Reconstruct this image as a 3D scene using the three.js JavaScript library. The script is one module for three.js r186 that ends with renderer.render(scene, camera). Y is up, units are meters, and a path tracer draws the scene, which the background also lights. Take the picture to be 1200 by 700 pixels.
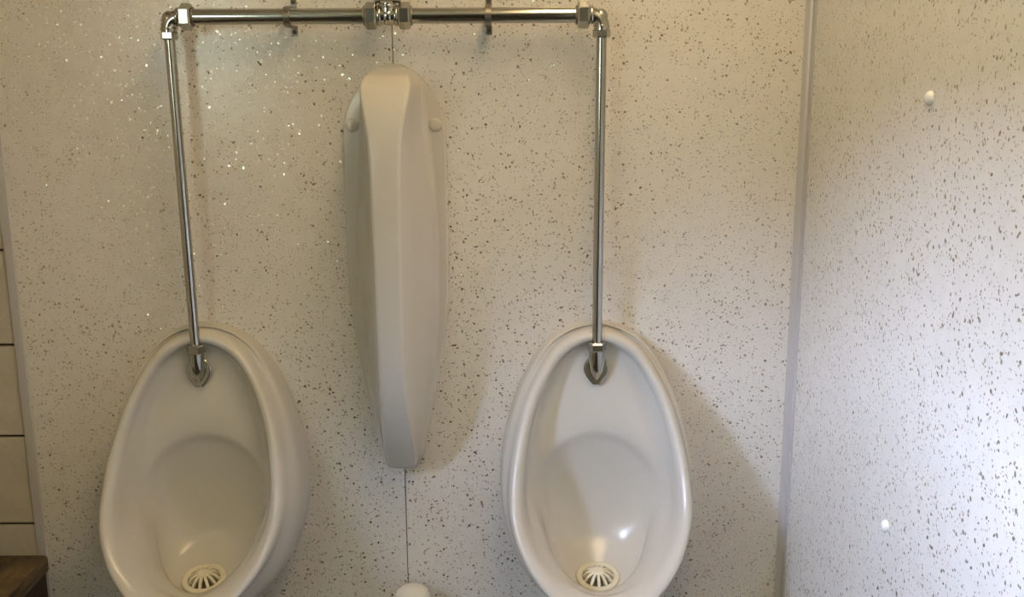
import * as THREE from 'three';
import { RectAreaLightUniformsLib } from 'three/addons/lights/RectAreaLightUniformsLib.js';
import { RoundedBoxGeometry } from 'three/addons/geometries/RoundedBoxGeometry.js';
import { mergeGeometries, mergeVertices, toCreasedNormals } from 'three/addons/utils/BufferGeometryUtils.js';

// ---------------------------------------------------------------- camera, light, exposure
RectAreaLightUniformsLib.init();
const renderer = new THREE.WebGLRenderer({ antialias: true });
renderer.toneMapping = THREE.LinearToneMapping;
renderer.toneMappingExposure = 1.0;
renderer.shadowMap.enabled = true;
renderer.shadowMap.type = THREE.PCFSoftShadowMap;
const scene = new THREE.Scene();
scene.background = new THREE.Color(0.55, 0.66, 0.8);            // overcast daylight beyond the window

const R = Math.PI / 180;
const camera = new THREE.PerspectiveCamera(2 * Math.atan(350 / 1200) / R, 1200 / 700, 0.02, 50);
camera.position.set(0, 1.45, 1.6);
camera.rotation.set(-12.3 * R, 0, -0.31 * R, 'XYZ');
scene.add(camera);

// daylight: a broad bright part of the overcast sky, seen only through the small deep-set window in the left wall
const WIN = { x: -1.0, y0: 1.44, y1: 1.88, z0: 1.06, z1: 1.52, deep: 0.22 };
const WIN2 = { x: -1.0, y0: 1.30, y1: 1.98, z0: 1.58, z1: 2.50 };
const SKY = new THREE.Color(0.55, 0.66, 1.0), SKY_POWER = 127, SKY_AZ = 25 * R, SKY_EL = 41 * R, SKY_SIZE = 58;
const FROST = new THREE.Color(0.84, 1.0, 0.88), FROST_POWER = 5.9;       // the frosted window beside it
const LAMP = new THREE.Color(1.0, 0.71, 0.375), LAMP_POWER = 11.6;
{
  const sky = new THREE.DirectionalLight(SKY, SKY_POWER), wy = (WIN.y0 + WIN.y1) / 2, wz = (WIN.z0 + WIN.z1) / 2;
  sky.target.position.set(WIN.x, wy, wz);
  sky.position.set(WIN.x - 6 * Math.cos(SKY_EL) * Math.cos(SKY_AZ), wy + 6 * Math.sin(SKY_EL), wz + 6 * Math.cos(SKY_EL) * Math.sin(SKY_AZ));
  sky.castShadow = true; sky.shadow.radius = SKY_SIZE / 0.53; sky.shadow.mapSize.set(2048, 2048);
  Object.assign(sky.shadow.camera, { left: -3, right: 3, top: 3, bottom: -3, near: 0.5, far: 12 });
  sky.name = 'sky_daylight'; scene.add(sky, sky.target);
  const f = new THREE.RectAreaLight(FROST, FROST_POWER, WIN2.z1 - WIN2.z0 - 0.08, WIN2.y1 - WIN2.y0 - 0.08);
  f.position.set(WIN2.x - 0.012, (WIN2.y0 + WIN2.y1) / 2, (WIN2.z0 + WIN2.z1) / 2); f.lookAt(WIN2.x + 1, f.position.y, f.position.z); f.name = 'frosted_window_daylight'; scene.add(f);
}

// ---------------------------------------------------------------- helpers
function rng(seed) { let a = seed >>> 0; return () => { a = (a + 0x6D2B79F5) >>> 0; let t = a; t = Math.imul(t ^ (t >>> 15), t | 1); t ^= t + Math.imul(t ^ (t >>> 7), t | 61); return ((t ^ (t >>> 14)) >>> 0) / 4294967296; }; }
function mesh(name, g, m, parent = scene) {
  const o = new THREE.Mesh(g, m); o.name = name; o.castShadow = true; o.receiveShadow = true; parent.add(o); return o;
}
const used = {};
function numbered(n) { if (!(n in used)) { used[n] = 0; return n; } used[n]++; return n + '_' + String(used[n]).padStart(3, '0'); }
function thing(name, label, category, pos = [0, 0, 0], group) {
  const o = new THREE.Group(); o.name = numbered(name); o.position.set(...pos); o.userData = { label, category };
  if (group) o.userData.group = group;
  scene.add(o); return o;
}
function struct(name, label, g, m) {
  const o = g ? new THREE.Mesh(g, m) : new THREE.Group();
  o.name = name; o.castShadow = o.receiveShadow = true; o.userData = { label, kind: 'structure', category: name.split('_')[0] }; scene.add(o); return o;
}
const box = (x0, x1, y0, y1, z0, z1) => new THREE.BoxGeometry(x1 - x0, y1 - y0, z1 - z0).translate((x0 + x1) / 2, (y0 + y1) / 2, (z0 + z1) / 2);
const rbox = (x0, x1, y0, y1, z0, z1, r = 0.002, s = 2) => new RoundedBoxGeometry(x1 - x0, y1 - y0, z1 - z0, s, r).translate((x0 + x1) / 2, (y0 + y1) / 2, (z0 + z1) / 2);
const merge = (a) => mergeGeometries(a.map(g => { const k = g.index ? g.toNonIndexed() : g; for (const n of Object.keys(k.attributes)) if (!['position', 'normal', 'uv'].includes(n)) k.deleteAttribute(n); return k; }));
// sheet with its uv in metres; built in the xy plane, front towards +z
function sheet(x0, x1, y0, y1, t, bevel = 0.0006) {
  const b = bevel, s = new THREE.Shape();
  s.moveTo(x0 + b, y0 + b); s.lineTo(x1 - b, y0 + b); s.lineTo(x1 - b, y1 - b); s.lineTo(x0 + b, y1 - b); s.closePath();
  return new THREE.ExtrudeGeometry(s, { depth: t - 2 * b, bevelEnabled: true, bevelSize: b, bevelThickness: b, bevelSegments: 2 }).translate(0, 0, b);
}
function dataTex(n, f, srgb) {
  const t = new THREE.DataTexture(f, n, n, THREE.RGBAFormat); t.wrapS = t.wrapT = THREE.RepeatWrapping; t.magFilter = THREE.LinearFilter; t.minFilter = THREE.LinearMipmapLinearFilter; t.generateMipmaps = true;
  if (srgb) t.colorSpace = THREE.SRGBColorSpace; t.needsUpdate = true; return t;
}
function tube(pts, r, seg = 24, rad = 20) { return new THREE.TubeGeometry(new THREE.CatmullRomCurve3(pts.map(p => new THREE.Vector3(...p))), seg, r, rad, false); }
// rod of a round section between two points
function rod(a, b, r, rad = 28) {
  const A = new THREE.Vector3(...a), B = new THREE.Vector3(...b), d = B.clone().sub(A), L = d.length();
  const g = new THREE.CylinderGeometry(r, r, L, rad, 1);
  g.applyQuaternion(new THREE.Quaternion().setFromUnitVectors(new THREE.Vector3(0, 1, 0), d.normalize()));
  return g.translate((A.x + B.x) / 2, (A.y + B.y) / 2, (A.z + B.z) / 2);
}
// hexagon nut along y with chamfered ends, a flat towards +z
function hexNut(r, h) {
  const c = h * 0.16, g = merge([
    new THREE.CylinderGeometry(r, r, h - 2 * c, 6, 1, true),
    new THREE.CylinderGeometry(r * 0.86, r, c, 6, 1).translate(0, h / 2 - c / 2, 0),
    new THREE.CylinderGeometry(r, r * 0.86, c, 6, 1).translate(0, -h / 2 + c / 2, 0)]);
  g.rotateY(Math.PI / 6);
  return toCreasedNormals(g, 0.3);
}
function lathe(pts, n = 40) { return new THREE.LatheGeometry(pts.map(p => new THREE.Vector2(...p)), n); }

// ---------------------------------------------------------------- materials
// white composite panel with embedded mirror flakes
const NP = 2048, PANEL = 1.3;
function panelTextures() {
  const col = new Uint8Array(NP * NP * 4), mr = new Uint8Array(NP * NP * 4), nm = new Uint8Array(NP * NP * 4), rnd = rng(77);
  const noise = new Float32Array(128 * 128).map(() => rnd());
  const vn = (u, v, f) => { u *= f; v *= f; const i = Math.floor(u), j = Math.floor(v), a = u - i, b = v - j, g = (p, q) => noise[(((q % f) + f) % f) * 128 + (((p % f) + f) % f)]; return (g(i, j) * (1 - a) + g(i + 1, j) * a) * (1 - b) + (g(i, j + 1) * (1 - a) + g(i + 1, j + 1) * a) * b; };
  for (let y = 0; y < NP; y++) for (let x = 0; x < NP; x++) {
    const k = (y * NP + x) * 4, u = x / NP, v = y / NP, d = (vn(u, v, 128) - 0.5) * 5 + (vn(u, v, 60) - 0.5) * 3 + (rnd() - 0.5) * 5;
    col[k] = 224 + d; col[k + 1] = 220 + d; col[k + 2] = 211 + d; col[k + 3] = 255;
    mr[k] = 0; mr[k + 1] = 50; mr[k + 2] = 0; mr[k + 3] = 255;
    nm[k] = 128; nm[k + 1] = 128; nm[k + 2] = 255; nm[k + 3] = 255;
  }
  const px = NP / PANEL / 1000;                                    // texels per millimetre
  const gs = () => { let s = 0; for (let i = 0; i < 6; i++) s += rnd(); return (s - 3) / 0.707; };
  for (let n = 0; n < 50000; n++) {
    const big = rnd() < 0.13, cx = rnd() * NP, cy = rnd() * NP;
    const L = (big ? 1.5 + rnd() * 1.9 : 0.6 + rnd() * 1.3) * px * 0.66, W = L * (0.34 + rnd() * 0.5), a = rnd() * Math.PI, ca = Math.cos(a), sa = Math.sin(a);
    const deep = big ? 0.32 + rnd() * 0.5 : Math.pow(rnd(), 1.7) * 0.6 + 0.08;             // how far it shows through the resin
    const tone = [150 + rnd() * 30, 136 + rnd() * 28, 112 + rnd() * 24], metal = deep > 0.3 ? 0.78 : deep * 2;
    const tx = Math.tan(gs() * 6 * R), ty = Math.tan(gs() * 6 * R), il = 1 / Math.hypot(tx, ty, 1), kk = 1.4 + rnd() * 2.2;
    const q = Math.ceil(L + 2);
    for (let j = -q; j <= q; j++) for (let i = -q; i <= q; i++) {
      const fx = Math.round(cx) + i - cx, fy = Math.round(cy) + j - cy, u = (fx * ca + fy * sa) / L, v = (-fx * sa + fy * ca) / W;
      const e = Math.pow(Math.pow(Math.abs(u), kk) + Math.pow(Math.abs(v + 0.25 * u), kk), 1 / kk), cov = Math.min(1, Math.max(0, (1 - e) * L * 0.9 + 0.5));
      if (cov <= 0) continue;
      const X = (Math.round(cx) + i + NP) % NP, Y = (Math.round(cy) + j + NP) % NP, k = (Y * NP + X) * 4, w = cov * deep;
      for (let c = 0; c < 3; c++) col[k + c] += (tone[c] - col[k + c]) * w;
      mr[k + 2] = Math.max(mr[k + 2], 255 * cov * metal); mr[k + 1] += (52 - mr[k + 1]) * cov;
      if (cov > 0.3) { nm[k] = 127.5 + 127.5 * tx * il; nm[k + 1] = 127.5 + 127.5 * ty * il; nm[k + 2] = 127.5 + 127.5 * il; }
    }
  }
  return [dataTex(NP, col, true), dataTex(NP, mr), dataTex(NP, nm)];
}
const [pCol, pMR, pNM] = panelTextures();
function panelMaterial(ou, ov, size = PANEL) {
  const c = (t) => { const k = t.clone(); k.repeat.set(1 / size, 1 / size); k.offset.set(ou, ov); k.needsUpdate = true; return k; };
  const mr = c(pMR);
  return new THREE.MeshStandardMaterial({ map: c(pCol), roughnessMap: mr, metalnessMap: mr, normalMap: c(pNM), roughness: 1, metalness: 1 });
}
function mottled(n, base, amp, seed, f = [8, 32, 96]) {             // small square texture of stained or mixed colour
  const d = new Uint8Array(n * n * 4), rnd = rng(seed), N = 128, g = new Float32Array(N * N).map(() => rnd());
  const vn = (u, v, q) => { u *= q; v *= q; const i = Math.floor(u), j = Math.floor(v), a = u - i, b = v - j, G = (p, r) => g[((r + q) % q) * N + ((p + q) % q)], s = t => t * t * (3 - 2 * t); return (G(i, j) * (1 - s(a)) + G(i + 1, j) * s(a)) * (1 - s(b)) + (G(i, j + 1) * (1 - s(a)) + G(i + 1, j + 1) * s(a)) * s(b); };
  for (let y = 0; y < n; y++) for (let x = 0; x < n; x++) {
    const u = x / n, v = y / n, e = (vn(u, v, f[0]) - 0.5) * 0.5 + (vn(u, v, f[1]) - 0.5) * 0.3 + (vn(u, v, f[2]) - 0.5) * 0.2, k = (y * n + x) * 4;
    for (let c = 0; c < 3; c++) d[k + c] = Math.min(255, Math.max(0, base[c] * (1 + e * 2 * amp) + (rnd() - 0.5) * 4));
    d[k + 3] = 255;
  }
  return dataTex(n, d, true);
}
const M = {};
M.panelA = panelMaterial(0.1, 0.2); M.panelB = panelMaterial(0.1, 0.2); M.panelR = panelMaterial(0.55, 0.37, 1.5);
M.ceramic = new THREE.MeshPhysicalMaterial({ color: new THREE.Color().setRGB(0.60, 0.575, 0.51), roughness: 0.2, ior: 1.52 });
M.chrome = new THREE.MeshStandardMaterial({ color: new THREE.Color().setRGB(0.47, 0.47, 0.44), metalness: 1, roughness: 0.16 });
M.clip = new THREE.MeshStandardMaterial({ color: new THREE.Color().setRGB(0.27, 0.25, 0.21), metalness: 1, roughness: 0.38 });
M.screw = new THREE.MeshStandardMaterial({ color: new THREE.Color().setRGB(0.10, 0.09, 0.075), metalness: 0.7, roughness: 0.45 });
M.whitePlastic = new THREE.MeshStandardMaterial({ color: new THREE.Color().setRGB(0.74, 0.72, 0.64), roughness: 0.3 });
M.creamPlastic = new THREE.MeshStandardMaterial({ color: new THREE.Color().setRGB(0.74, 0.69, 0.54), roughness: 0.32 });
M.capPlastic = new THREE.MeshStandardMaterial({ color: new THREE.Color().setRGB(0.85, 0.84, 0.80), roughness: 0.2 });
M.trim = new THREE.MeshStandardMaterial({ color: new THREE.Color().setRGB(0.54, 0.52, 0.50), roughness: 0.28 });
M.hole = new THREE.MeshStandardMaterial({ color: new THREE.Color().setRGB(0.30, 0.27, 0.19), roughness: 0.5 });
M.tile = new THREE.MeshStandardMaterial({ map: mottled(128, [196, 188, 168], 0.05, 5), roughness: 0.22 });
M.grout = new THREE.MeshStandardMaterial({ color: new THREE.Color().setRGB(0.055, 0.035, 0.02), roughness: 0.95 });
M.paint = new THREE.MeshStandardMaterial({ color: new THREE.Color().setRGB(0.44, 0.40, 0.31), roughness: 0.8 });
M.ceiling = new THREE.MeshStandardMaterial({ color: new THREE.Color().setRGB(0.66, 0.58, 0.42), roughness: 0.85 });
M.floor = new THREE.MeshStandardMaterial({ map: mottled(256, [74, 64, 53], 0.25, 9), roughness: 0.45 });
M.stone = new THREE.MeshStandardMaterial({ map: mottled(512, [80, 66, 46], 0.75, 31, [6, 22, 90]), roughness: 0.35 });
M.darkWood = new THREE.MeshStandardMaterial({ map: mottled(256, [58, 44, 32], 0.4, 12, [3, 40, 100]), roughness: 0.5 });
M.frame = new THREE.MeshStandardMaterial({ color: new THREE.Color().setRGB(0.7, 0.7, 0.68), roughness: 0.4 });
M.glass = new THREE.MeshPhysicalMaterial({ color: 0xffffff, roughness: 0, transmission: 1, thickness: 0, ior: 1.45 });
M.reveal = new THREE.MeshStandardMaterial({ color: new THREE.Color().setRGB(0.66, 0.60, 0.48), roughness: 0.7 });
M.frosted = new THREE.MeshStandardMaterial({ color: new THREE.Color().setRGB(0.5, 0.53, 0.55), roughness: 0.6, emissive: FROST, emissiveIntensity: 0.3 });
M.diffuser = new THREE.MeshStandardMaterial({ color: new THREE.Color().setRGB(0.8, 0.75, 0.65), roughness: 0.5, emissive: LAMP, emissiveIntensity: 0.6 });

// ---------------------------------------------------------------- room
const XL = -1.0, XR = 0.457, ZF = 2.7, YC = 2.4, T = 0.12;
struct('floor', 'dark brown mottled washroom floor', box(XL - 0.22, XR + T, -0.1, 0, -T, ZF + T), M.floor);
struct('ceiling', 'cream painted ceiling', box(XL - 0.22, XR + T, YC, YC + 0.1, -T, ZF + T), M.ceiling);
struct('wall_front', 'cream painted wall behind the viewer', box(XL, XR + T, 0, YC, ZF, ZF + T), M.paint);
{
  const { z0: a, z1: b, y0, y1, deep: TL } = WIN;
  const { z0: c, z1: d, y0: u0, y1: u1 } = WIN2;
  struct('wall_left', 'thick cream painted side wall with two small windows', merge([box(XL - TL, XL, 0, YC, -T, a), box(XL - TL, XL, 0, YC, b, c), box(XL - TL, XL, 0, y0, a, b), box(XL - TL, XL, y1, YC, a, b),
    box(XL - TL, XL, 0, YC, d, ZF + T), box(XL - TL, XL, 0, u0, c, d), box(XL - TL, XL, u1, YC, c, d)]), M.reveal);
  const v = struct('window_2', 'frosted window in the side wall next to the clear one');
  mesh('window_frame', merge([box(XL - 0.07, XL, u0, u0 + 0.03, c, d), box(XL - 0.07, XL, u1 - 0.03, u1, c, d), box(XL - 0.07, XL, u0 + 0.03, u1 - 0.03, c, c + 0.03), box(XL - 0.07, XL, u0 + 0.03, u1 - 0.03, d - 0.03, d)]), M.frame, v);
  mesh('pane', box(XL - 0.030, XL - 0.022, u0 + 0.03, u1 - 0.03, c + 0.03, d - 0.03), M.frosted, v);
  const w = struct('window_1', 'small clear window set deep in the side wall');
  const f = 0.03, xo = XL - TL;
  mesh('window_frame', merge([box(xo, xo + 0.05, y0, y0 + f, a, b), box(xo, xo + 0.05, y1 - f, y1, a, b), box(xo, xo + 0.05, y0 + f, y1 - f, a, a + f), box(xo, xo + 0.05, y0 + f, y1 - f, b - f, b)]), M.frame, w);
  mesh('pane', box(xo + 0.022, xo + 0.026, y0 + f, y1 - f, a + f, b - f), M.glass, w);
}
{
  const d = struct('door_1', 'dark brown flush door in the wall behind the viewer');
  mesh('door_leaf', rbox(-0.62, 0.14, 0.01, 1.99, ZF - 0.04, ZF - 0.001, 0.003), M.darkWood, d);
  mesh('door_frame', merge([rbox(-0.69, -0.63, 0, 2.06, ZF - 0.05, ZF - 0.001, 0.003), rbox(0.15, 0.21, 0, 2.06, ZF - 0.05, ZF - 0.001, 0.003), rbox(-0.63, 0.15, 2.0, 2.06, ZF - 0.05, ZF - 0.001, 0.003)]), M.darkWood, d);
  mesh('handle', merge([rod([0.06, 1.03, ZF - 0.08], [-0.06, 1.03, ZF - 0.08], 0.009), rod([0.06, 1.03, ZF - 0.085], [0.06, 1.03, ZF - 0.035], 0.009)]), M.chrome, d);
}
// back wall: masonry, tiles at its left end, two flaked panels over the rest
const PT = 0.010;                                                   // the panels stand this far proud: their front is z = 0
{
  const wall = struct('wall_back', 'back wall of cream flaked panels beside old white tiles');
  mesh('masonry', box(XL, XR + T, 0, YC, -T, -PT - 0.012), M.paint, wall);
  mesh('grout_bed', box(XL, -0.79, 0, YC, -PT - 0.012, -0.0075), M.grout, wall);
  const pitch = 0.1555, joint = 0.0042;
  const tg = rbox(0, 0.155 - joint, 0, pitch - joint, 0, 0.008, 0.0018, 2);
  for (let r = -6; r < 9; r++) for (let c = 0; c < 2; c++) {
    const y = 1.028 + joint / 2 + r * pitch; if (y < 0 || y > YC - pitch) continue;
    mesh('tile', tg, M.tile, wall).position.set(-0.8045 - (c + 1) * 0.155 + joint * 0.5 + (c ? 0 : joint * 0.5), y, -PT);
  }
  mesh('panel', sheet(-0.787, -0.1800, 0.002, YC - 0.002, PT), M.panelA, wall).position.z = -PT;
  mesh('panel', sheet(-0.1786, 0.4555, 0.002, YC - 0.002, PT), M.panelB, wall).position.z = -PT;
  mesh('panel_joint', box(-0.1805, -0.1780, 0.002, YC - 0.002, -PT - 0.004, -PT + 0.004), M.grout, wall);
  const right = struct('wall_right', 'side wall clad in pale flaked panel');
  mesh('masonry', box(XR + PT, XR + PT + T, 0, YC, -T, ZF), M.paint, right);
  const p = mesh('panel', sheet(0.002, 2.698, 0.002, YC - 0.002, PT), M.panelR, right); p.rotation.y = -Math.PI / 2; p.position.x = XR + PT;
  // L-shaped corner strip and the edge strip over the tiles
  const corner = new THREE.Shape();
  corner.moveTo(0.4445, 0); corner.lineTo(0.4445, 0.0012); corner.quadraticCurveTo(0.4535, 0.0016, 0.4548, 0.0035); corner.quadraticCurveTo(0.4556, 0.006, 0.4556, 0.019); corner.lineTo(0.457, 0.019); corner.lineTo(0.457, 0); corner.closePath();
  const strip = (s) => new THREE.ExtrudeGeometry(s, { depth: YC - 0.004, bevelEnabled: false, curveSegments: 6 }).rotateX(-Math.PI / 2).scale(1, 1, -1);
  const fix = (g) => { const i = toCreasedNormals(g.toNonIndexed(), 0.6); return i; };
  const flip = (g) => { g = g.index ? g.toNonIndexed() : g; const p = g.attributes.position.array; for (let k = 0; k < p.length; k += 9) for (let c = 0; c < 3; c++) { const t = p[k + c]; p[k + c] = p[k + 6 + c]; p[k + 6 + c] = t; } g.deleteAttribute('uv'); g.computeVertexNormals(); return toCreasedNormals(g, 0.6); };
  struct('trim_1', 'pale plastic strip in the corner between the two panelled walls', flip(strip(corner)), M.trim).position.y = 0.002;
  const edge = new THREE.Shape();
  edge.moveTo(-0.8035, -0.0018); edge.lineTo(-0.8035, 0.0005); edge.quadraticCurveTo(-0.8033, 0.0022, -0.8015, 0.0024); edge.lineTo(-0.7885, 0.0024); edge.lineTo(-0.7868, 0.0006); edge.lineTo(-0.7868, -0.0018); edge.closePath();
  struct('trim_2', 'narrow plastic edge strip between the panel and the old tiles', flip(strip(edge)), M.trim).position.y = 0.002;
}
// warm strip lamp on the ceiling
{
  const o = thing('ceiling_lamp', 'long warm strip lamp with a diffuser on the ceiling', 'lamp', [0.17, YC, 0.85]);
  mesh('lamp_base', rbox(-0.13, 0.13, -0.03, -0.0005, -0.58, 0.58, 0.004), M.frame, o);
  mesh('lamp_diffuser', rbox(-0.12, 0.12, -0.07, -0.03, -0.57, 0.57, 0.018, 4), M.diffuser, o);
  const l = new THREE.RectAreaLight(LAMP, LAMP_POWER, 0.22, 1.1); l.position.set(0, -0.074, 0); o.add(l); l.rotation.x = -Math.PI / 2; l.name = 'lamp_light';
}

// ---------------------------------------------------------------- urinals
// closed loops: nine points from the crown of the bowl round to its lip, mirrored; z is the distance from the wall
const cr = (a, n) => { const c = new THREE.CatmullRomCurve3(a, true, 'catmullrom', 0.5), o = []; for (let i = 0; i < n; i++) o.push(c.getPoint(i / n)); return o; };
function loop(half, n) {
  const a = half.map(p => new THREE.Vector3(...p));
  for (let k = half.length - 2; k > 0; k--) a.push(new THREE.Vector3(-half[k][0], half[k][1], half[k][2]));
  return cr(a, n);
}
function skin(loops, across, n) {
  const rows = (loops.length - 1) * across + 1, pos = [], uv = [], idx = [];
  const curves = []; for (let i = 0; i < n; i++) curves.push(new THREE.CatmullRomCurve3(loops.map(l => l[i]), false, 'centripetal'));
  for (let r = 0; r < rows; r++) for (let i = 0; i < n; i++) { const p = curves[i].getPoint(r / (rows - 1)); pos.push(p.x, p.y, p.z); uv.push(i / n, r / rows); }
  for (let r = 0; r < rows - 1; r++) for (let i = 0; i < n; i++) { const a = r * n + i, b = r * n + (i + 1) % n, c = a + n, d = b + n; idx.push(a, b, c, b, d, c); }
  const g = new THREE.BufferGeometry(); g.setAttribute('position', new THREE.Float32BufferAttribute(pos, 3)); g.setAttribute('uv', new THREE.Float32BufferAttribute(uv, 2)); g.setIndex(idx); g.computeVertexNormals(); return g;
}
const lerpT = (x, xs, ys) => { if (x <= xs[0]) return ys[0]; for (let i = 1; i < xs.length; i++) if (x <= xs[i]) { const t = (x - xs[i - 1]) / (xs[i] - xs[i - 1]); return ys[i - 1] + t * (ys[i] - ys[i - 1]); } return ys[ys.length - 1]; };
const zRim = (y) => lerpT(y, [0.66, 0.76, 0.85, 0.96, 1.06], [0.250, 0.187, 0.132, 0.083, 0.046]);
const OUT = [[0, 1.060], [0.060, 1.037], [0.100, 0.980], [0.125, 0.912], [0.1385, 0.835], [0.133, 0.775], [0.106, 0.722], [0.058, 0.680], [0, 0.666]];
const INN = [[0, 1.039], [0.050, 1.019], [0.0855, 0.967], [0.1065, 0.905], [0.1175, 0.832], [0.113, 0.781], [0.0880, 0.734], [0.0485, 0.703], [0, 0.692]];
const mixL = (t, dz) => OUT.map((p, k) => { const x = p[0] + (INN[k][0] - p[0]) * t, y = p[1] + (INN[k][1] - p[1]) * t; return [x, y, zRim(y) + dz]; });
const drainY = 0.672, drainZ = 0.110, drainR = 0.034, drainTilt = 13 * R;
function urinalLoops() {
  const base = [[0, 1.066], [0.066, 1.045], [0.110, 0.988], [0.138, 0.915], [0.153, 0.835], [0.150, 0.755], [0.122, 0.672], [0.066, 0.612], [0, 0.592]];
  const L = [];
  L.push(base.map(([x, y]) => [x, y, 0.0005]));
  L.push(base.map(([x, y], k) => [x * 0.998, y - (k > 4 ? -0.002 : 0.001), zRim(OUT[k][1]) * 0.22]));
  L.push(base.map(([x, y], k) => { const q = OUT[k], t = 0.5; return [x + (q[0] * 1.06 - x) * t, y + (q[1] - y) * t * 0.7, zRim(q[1]) * 0.55]; }));
  L.push(OUT.map(([x, y], k) => [x * 1.032, y + (k < 4 ? 0.0025 : -0.004), zRim(y) * 0.9 - 0.022]));
  L.push(mixL(0.0, -0.0085)); L.push(mixL(0.18, -0.0015)); L.push(mixL(0.40, 0.0)); L.push(mixL(0.68, -0.003)); L.push(mixL(0.90, -0.010));
  L.push(INN.map(([x, y], k) => [x * 0.985, y - (k < 3 ? 0.004 : 0), zRim(y) - [0.019, 0.020, 0.022, 0.024, 0.026, 0.026, 0.024, 0.022, 0.021][k]]));
  L.push([[0, 1.008, 0.034], [0.043, 0.990, 0.036], [0.077, 0.944, 0.044], [0.099, 0.890, 0.068], [0.111, 0.825, 0.094], [0.106, 0.776, 0.122], [0.079, 0.731, 0.156], [0.043, 0.698, 0.184], [0, 0.686, 0.194]]);
  L.push([[0, 0.898, 0.050], [0.044, 0.888, 0.052], [0.077, 0.862, 0.057], [0.095, 0.832, 0.065], [0.101, 0.797, 0.078], [0.092, 0.760, 0.103], [0.071, 0.720, 0.134], [0.039, 0.691, 0.161], [0, 0.680, 0.173]]);
  L.push([[0, 0.874, 0.040], [0.041, 0.863, 0.041], [0.070, 0.838, 0.044], [0.086, 0.808, 0.052], [0.091, 0.775, 0.066], [0.082, 0.738, 0.091], [0.063, 0.702, 0.121], [0.034, 0.682, 0.148], [0, 0.674, 0.159]]);
  L.push([[0, 0.79, 0.030], [0.036, 0.782, 0.031], [0.060, 0.768, 0.037], [0.074, 0.750, 0.048], [0.077, 0.727, 0.068], [0.070, 0.704, 0.095], [0.054, 0.686, 0.122], [0.029, 0.675, 0.145], [0, 0.669, 0.154]]);
  L.push([[0, 0.715, 0.038], [0.025, 0.711, 0.043], [0.043, 0.704, 0.055], [0.054, 0.696, 0.072], [0.056, 0.688, 0.091], [0.053, 0.682, 0.112], [0.042, 0.675, 0.130], [0.022, 0.670, 0.143], [0, 0.667, 0.149]]);
  const ring = (r, dy) => OUT.map((_, k) => { const a = k * Math.PI / 8; return [r * Math.sin(a), drainY + dy + r * Math.cos(a) * Math.sin(drainTilt), drainZ - r * Math.cos(a) * Math.cos(drainTilt)]; });
  L.push(ring(drainR, 0)); L.push(ring(drainR * 0.86, -0.004)); L.push(ring(drainR * 0.8, -0.02));
  return L;
}
const bowlGeo = skin(urinalLoops().map(l => loop(l, 120)), 5, 120);
const grateRing = lathe([[0.0345, -0.001], [0.0345, 0.0016], [0.0325, 0.0028], [0.0265, 0.0022], [0.0245, 0.0008], [0.0245, -0.002], [0.0345, -0.001]], 48);
const hubGeo = lathe([[0, 0.0135], [0.006, 0.0132], [0.0095, 0.0118], [0.0105, 0.0098], [0.0085, 0.0085], [0, 0.0085]], 28);
function ribGeo(a) {
  const pts = [[0.008, 0.0115], [0.014, 0.0102], [0.019, 0.0075], [0.0225, 0.004], [0.0255, 0.001]];
  const s = new THREE.Shape(); s.moveTo(pts[0][0], pts[0][1]); pts.slice(1).forEach(p => s.lineTo(...p)); s.lineTo(0.0255, -0.001); s.lineTo(0.0205, -0.001); s.lineTo(0.0165, 0.0045); s.lineTo(0.008, 0.0075); s.closePath();
  return new THREE.ExtrudeGeometry(s, { depth: 0.0044, bevelEnabled: false }).translate(0, 0, -0.0022).rotateY(a);
}
const wellGeo = lathe([[0, -0.018], [0.027, -0.018], [0.0275, -0.004]], 32);
function urinal(x, label) {
  const u = thing('urinal', label, 'urinal', [x, 0, 0], 'wall-hung urinals');
  mesh('bowl', bowlGeo, M.ceramic, u);
  const d = new THREE.Group(); d.name = 'drain_grate'; d.position.set(0, drainY + 0.0015, drainZ); d.rotation.x = drainTilt; u.add(d);
  mesh('grate_ring', grateRing, M.creamPlastic, d); mesh('grate_hub', hubGeo, M.creamPlastic, d); mesh('drain_well', wellGeo, M.hole, d);
  for (let k = 0; k < 12; k++) mesh('rib', ribGeo(k * Math.PI / 6 + Math.PI / 2), M.creamPlastic, d);
  return u;
}
urinal(-0.490, 'white ceramic urinal bowl hanging beside the old tiled wall end');
urinal(0.1335, 'white ceramic urinal bowl hanging beside the corner of the side panel');

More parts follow.
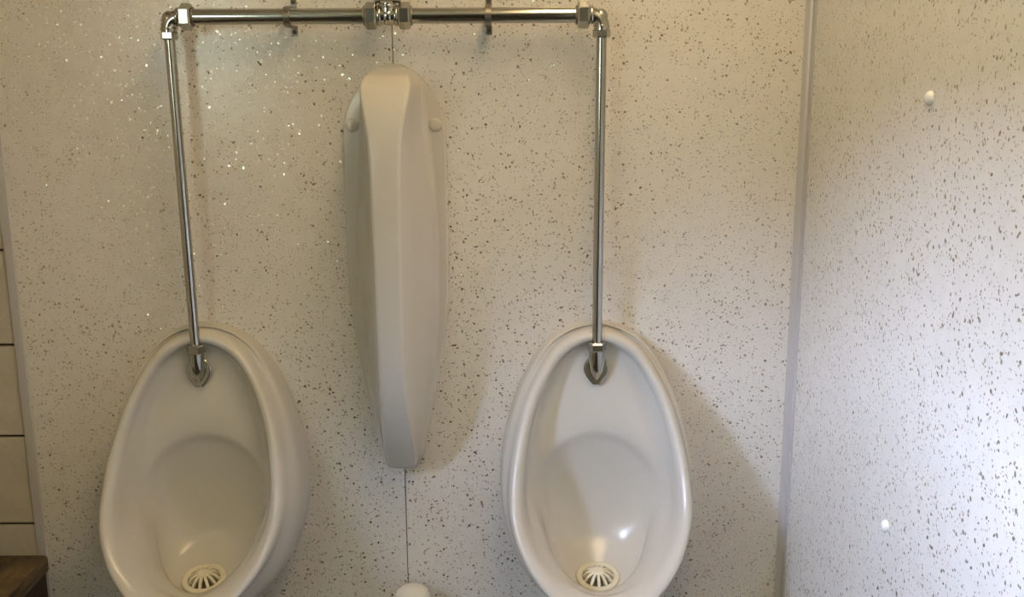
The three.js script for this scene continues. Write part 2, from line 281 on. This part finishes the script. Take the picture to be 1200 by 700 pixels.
// ---------------------------------------------------------------- divider between the urinals
{
  const o = thing('urinal_divider', 'tall white ceramic divider screen between the two urinals', 'divider', [-0.1795, 0, 0]);
  const Y = [0.8262, 0.8275, 0.831, 0.839, 0.86, 0.894, 0.930, 0.963, 1.0, 1.034, 1.08, 1.132, 1.2, 1.26, 1.307, 1.345, 1.375, 1.398, 1.418, 1.4365, 1.450, 1.460, 1.4655, 1.4680];
  const W = [0.012, 0.019, 0.0255, 0.0315, 0.0375, 0.0445, 0.0515, 0.0580, 0.0650, 0.0708, 0.0762, 0.0788, 0.0795, 0.0795, 0.0795, 0.0792, 0.0775, 0.0725, 0.0635, 0.0520, 0.0405, 0.0280, 0.0170, 0.004];
  const D = [0.030, 0.034, 0.040, 0.048, 0.063, 0.087, 0.107, 0.122, 0.133, 0.140, 0.144, 0.146, 0.147, 0.147, 0.146, 0.144, 0.140, 0.134, 0.126, 0.114, 0.092, 0.036, 0.016, 0.009];
  const B = [0.010, 0.016, 0.0215, 0.0245, 0.0250, 0.0240, 0.0225, 0.0210, 0.0200, 0.0195, 0.0195, 0.0200, 0.0208, 0.0215, 0.0222, 0.0236, 0.0266, 0.0305, 0.0345, 0.0360, 0.0315, 0.0235, 0.0150, 0.003];
  const F = [0.011, 0.0175, 0.0235, 0.0285, 0.0330, 0.0385, 0.0435, 0.0480, 0.0525, 0.0565, 0.0600, 0.0610, 0.0605, 0.0580, 0.0535, 0.0490, 0.0455, 0.0445, 0.0445, 0.0430, 0.0360, 0.0255, 0.0160, 0.0034];
  const curve = (A) => { const c = new THREE.CatmullRomCurve3(Y.map((y, i) => new THREE.Vector3(A[i], y, 0)), false, 'centripetal'); return (t) => c.getPoint(t); };
  const cw = curve(W), cd = curve(D), cb = curve(B), cf = curve(F), rows = 190, pos = [], idx = [];
  let n = 0;
  for (let r = 0; r <= rows; r++) {
    const t = r / rows, w = Math.max(0.002, cw(t).x), y = cw(t).y, d = cd(t).x, b = Math.min(w * 0.98, Math.max(0.0015, cb(t).x)), f = Math.min(w * 0.99, Math.max(b * 1.001, cf(t).x));
    const fl = Math.min(0.011, d * 0.5), e = Math.min(0.003, w * 0.2), half = [];
    half.push([w, 0.0005], [w, fl * 0.4], [w, fl - e], [w - e * 0.3, fl - e * 0.3], [w - e, fl]);
    const w1 = Math.max(f + (w - e - f) * 0.35, f); half.push([w1, fl + 0.0008]);
    const N = 12, r0 = Math.min(0.006, b * 0.35, (d - fl) * 0.3);
    for (let k = 0; k <= N; k++) {                                   // flank: hollow near the flange, straight towards the nose
      const s = k / N, z = fl + 0.002 + (d - r0 - fl - 0.002) * s, x = f + (b - f) * (s + 0.18 * Math.sin(Math.PI * s) * (1 - s));
      half.push([x, Math.max(z, fl + 0.001)]);
    }
    for (let k = 1; k <= 5; k++) { const a = k / 5 * Math.PI / 2; half.push([b - r0 + r0 * Math.cos(a), d - r0 + r0 * Math.sin(a)]); }
    half.push([(b - r0) * 0.5, d + 0.0006]);
    const full = [...half, [0, d + 0.0008], ...half.slice().reverse().map(p => [-p[0], p[1]])];
    n = full.length; full.forEach(p => pos.push(p[0], y, p[1]));
  }
  for (let r = 0; r < rows; r++) for (let k = 0; k < n - 1; k++) { const a = r * n + k, b = a + 1, c = a + n, d = c + 1; idx.push(a, c, b, b, c, d); }
  for (let k = 1; k < n - 1; k++) { idx.push(0, k, k + 1); const q = rows * n; idx.push(q, q + k + 1, q + k); }
  const g = new THREE.BufferGeometry(); g.setAttribute('position', new THREE.Float32BufferAttribute(pos, 3)); g.setIndex(idx); g.computeVertexNormals();
  mesh('screen_body', g, M.ceramic, o);
  const cap = lathe([[0, 0.0050], [0.004, 0.0049], [0.0075, 0.0043], [0.0096, 0.0030], [0.0104, 0.0012], [0.0105, 0]], 32).rotateX(Math.PI / 2);
  for (const s of [-1, 1]) mesh('screw_cap', cap, M.ceramic, o).position.set(s * 0.0635, 1.3765, 0.0108);
}

// ---------------------------------------------------------------- chromed flush pipework
{
  const o = thing('flush_pipework', 'chrome flush pipework branching from a tee to both urinals', 'pipework', [-0.179, 1.536, 0.05]);
  const HY = 1.536, Z = 0.05, X = -0.179, loc = (x, y, z = Z) => [x - X, y - HY, z - Z];
  const hr = 0.0115, vr = 0.0078, xl = -0.5005, xr = 0.1335;
  mesh('horizontal_pipe', rod(loc(xl + 0.03, HY), loc(X - 0.02, HY), hr), M.chrome, o);
  mesh('horizontal_pipe', rod(loc(X + 0.02, HY), loc(xr - 0.026, HY), hr), M.chrome, o);
  mesh('riser_pipe', rod(loc(X, HY + 0.03), loc(X, 2.39), hr), M.chrome, o);
  const sideNut = toCreasedNormals(hexNut(0.0195, 0.0175).rotateZ(Math.PI / 2), 0.3);
  const collar = (r, h) => lathe([[0, -h / 2], [r * 0.9, -h / 2], [r, -h / 2 + h * 0.2], [r, h / 2 - h * 0.2], [r * 0.9, h / 2], [0, h / 2]], 32);
  // tee
  const tee = new THREE.Group(); tee.name = 'tee_fitting'; o.add(tee);
  mesh('tee_body', merge([rod([-0.022, 0, 0], [0.022, 0, 0], 0.0128), rod([0, 0, 0], [0, 0.022, 0], 0.0128), collar(0.0148, 0.006).rotateZ(Math.PI / 2).translate(-0.0125, 0, 0), collar(0.0148, 0.006).rotateZ(Math.PI / 2).translate(0.0125, 0, 0), collar(0.0148, 0.005).translate(0, 0.0135, 0), new THREE.SphereGeometry(0.0138, 24, 16)]), M.chrome, tee);
  mesh('nut', sideNut, M.chrome, tee).position.x = -0.0245;
  mesh('nut', sideNut, M.chrome, tee).position.x = 0.0245;
  mesh('nut', hexNut(0.0195, 0.0175), M.chrome, tee).position.y = 0.0265;
  mesh('seal_ring', collar(0.0143, 0.003).rotateZ(Math.PI / 2), M.clip, tee).position.x = -0.0345;
  mesh('seal_ring', collar(0.0143, 0.003).rotateZ(Math.PI / 2), M.clip, tee).position.x = 0.0345;
  // elbows
  const elbow = (x, s) => {
    const e = new THREE.Group(); e.name = 'elbow_fitting'; e.position.set(...loc(x, HY)); o.add(e);
    const bend = new THREE.TubeGeometry(new THREE.QuadraticBezierCurve3(new THREE.Vector3(s * 0.022, 0, 0), new THREE.Vector3(-s * 0.001, 0, 0), new THREE.Vector3(0, -0.022, 0)), 24, 0.0118, 24);
    mesh('elbow_body', merge([bend, collar(0.0138, 0.006).rotateZ(Math.PI / 2).translate(s * 0.0155, 0, 0), collar(0.0122, 0.005).translate(0, -0.0165, 0), new THREE.SphereGeometry(0.0112, 20, 14).translate(s * 0.002, -0.002, 0)]), M.chrome, e);
    mesh('nut', sideNut, M.chrome, e).position.x = s * 0.027;
    mesh('seal_ring', collar(0.0138, 0.003).rotateZ(Math.PI / 2), M.clip, e).position.x = s * 0.0372;
    mesh('nut', hexNut(0.0132, 0.0125), M.chrome, e).position.y = -0.0265;
  };
  elbow(xl, 1); elbow(xr, -1);
  // drops and spreaders
  const drop = (x0, x1, yb) => {
    mesh('vertical_pipe', rod(loc(x0, HY - 0.025), loc(x1, yb + 0.004), vr), M.chrome, o);
    const p = new THREE.Group(); p.name = 'spreader'; p.position.set(...loc(x1, yb)); o.add(p);
    mesh('nut', hexNut(0.0148, 0.0145), M.chrome, p);
    const neck = [[0, -0.004, 0], [0, -0.014, 0], [0, -0.026, -0.001], [0, -0.040, -0.003], [0, -0.054, -0.006]], rr = [0.0120, 0.0118, 0.0122, 0.0110, 0.0055], P = [], I = [], K = 24;
    neck.forEach(([, y, z], r) => { for (let k = 0; k < K; k++) { const a = k / K * 2 * Math.PI; P.push(rr[r] * Math.cos(a), y, z + rr[r] * Math.sin(a)); } });
    for (let r = 0; r < neck.length - 1; r++) for (let k = 0; k < K; k++) { const a = r * K + k, b = r * K + (k + 1) % K; I.push(a, b, a + K, b, b + K, a + K); }
    const hood = new THREE.BufferGeometry(); hood.setAttribute('position', new THREE.Float32BufferAttribute(P, 3)); hood.setIndex(I); hood.computeVertexNormals();
    mesh('spreader_neck', hood, M.chrome, p);
    const s = new THREE.Shape(); s.moveTo(-0.0045, -0.069); s.lineTo(0.0045, -0.069); s.quadraticCurveTo(0.0155, -0.056, 0.0165, -0.046); s.quadraticCurveTo(0.0160, -0.034, 0.0085, -0.028); s.lineTo(-0.0085, -0.028); s.quadraticCurveTo(-0.0160, -0.034, -0.0165, -0.046); s.quadraticCurveTo(-0.0155, -0.056, -0.0045, -0.069);
    const plate = new THREE.ExtrudeGeometry(s, { depth: 0.003, bevelEnabled: true, bevelSize: 0.0022, bevelThickness: 0.002, bevelSegments: 3, curveSegments: 10 });
    const pl = mesh('spreader_plate', plate, M.chrome, p); pl.position.set(0, 0.005, -0.0155); pl.scale.set(1.08, 0.97, 1); pl.rotation.x = -0.14;
  };
  drop(xl, -0.4955, 1.034); drop(xr, 0.1325, 1.0345);
}
// pipe clips on the wall
function clip(x, label) {
  const o = thing('pipe_clip', label, 'pipe clip', [x, 1.536, 0], 'chrome pipe clips');
  const band = new THREE.Shape(); band.absarc(0, 0, 0.0133, 0, 2 * Math.PI); const hole = new THREE.Path(); hole.absarc(0, 0, 0.0117, 0, 2 * Math.PI, true); band.holes.push(hole);
  mesh('clip_band', new THREE.ExtrudeGeometry(band, { depth: 0.008, bevelEnabled: true, bevelSize: 0.0005, bevelThickness: 0.0006, bevelSegments: 1, curveSegments: 24 }).rotateY(Math.PI / 2).translate(-0.004, 0, 0.05), M.clip, o);
  mesh('clip_bracket', merge([rbox(-0.0045, 0.0045, 0.0145, 0.035, 0.0004, 0.0024, 0.0008), rbox(-0.0045, 0.0045, -0.026, -0.0145, 0.0004, 0.0024, 0.0008), rbox(-0.0045, 0.0045, 0.0115, 0.0150, 0.0004, 0.046, 0.0008), rbox(-0.0045, 0.0045, -0.0150, -0.0115, 0.0004, 0.046, 0.0008)]), M.clip, o);
  const head = lathe([[0, 0.0018], [0.002, 0.0015], [0.0034, 0.0004], [0.0034, 0]], 16).rotateX(Math.PI / 2);
  for (const y of [0.0235, -0.0205]) mesh('screw', head, M.screw, o).position.set(0, y, 0.0023);
}
clip(-0.326, 'small chrome clip holding the pipe between elbow and tee, above the bowl by the tiles');
clip(-0.0325, 'small chrome clip holding the pipe run that ends by the side panel');

// ---------------------------------------------------------------- white waste pipe with a cap, below the divider
{
  const o = thing('waste_pipe', 'white plastic capped waste pipe standing below the divider', 'pipe', [-0.1655, 0, 0.062]);
  mesh('pipe_body', lathe([[0, 0.0005], [0.0255, 0.0005], [0.0255, 0.60], [0, 0.60]], 40), M.whitePlastic, o);
  mesh('pipe_cap', lathe([[0, 0.632], [0.012, 0.6312], [0.021, 0.6282], [0.0265, 0.6225], [0.0288, 0.615], [0.029, 0.58], [0.0258, 0.578]], 44), M.whitePlastic, o);
}
// caps over the fixings of the side panel
for (const [y, z, label] of [[1.4235, 0.466, 'upper white fixing cap on the flaked side panel'], [0.909, 0.436, 'lower white fixing cap on the flaked side panel']]) {
  const c = mesh(numbered('fixing_cap'), lathe([[0, 0.0072], [0.0038, 0.0067], [0.0065, 0.0050], [0.0078, 0.0022], [0.0078, 0.0002]], 28).rotateZ(Math.PI / 2), M.capPlastic);
  c.position.set(XR, y, z); c.userData = { label, category: 'cap', group: 'fixing caps on the side panel' };
}
// brown stone-topped boxing in the corner by the tiles
{
  const o = thing('stone_ledge', 'brown mottled stone ledge on a dark boxing below the tiles', 'ledge', [-0.893, 0, 0]);
  mesh('boxing', rbox(-0.105, 0.100, 0.0005, 0.632, -0.0015, 0.40, 0.003), M.darkWood, o);
  mesh('stone_top', rbox(-0.106, 0.106, 0.632, 0.662, -0.0015, 0.41, 0.005, 3), M.stone, o);
}

renderer.render(scene, camera);
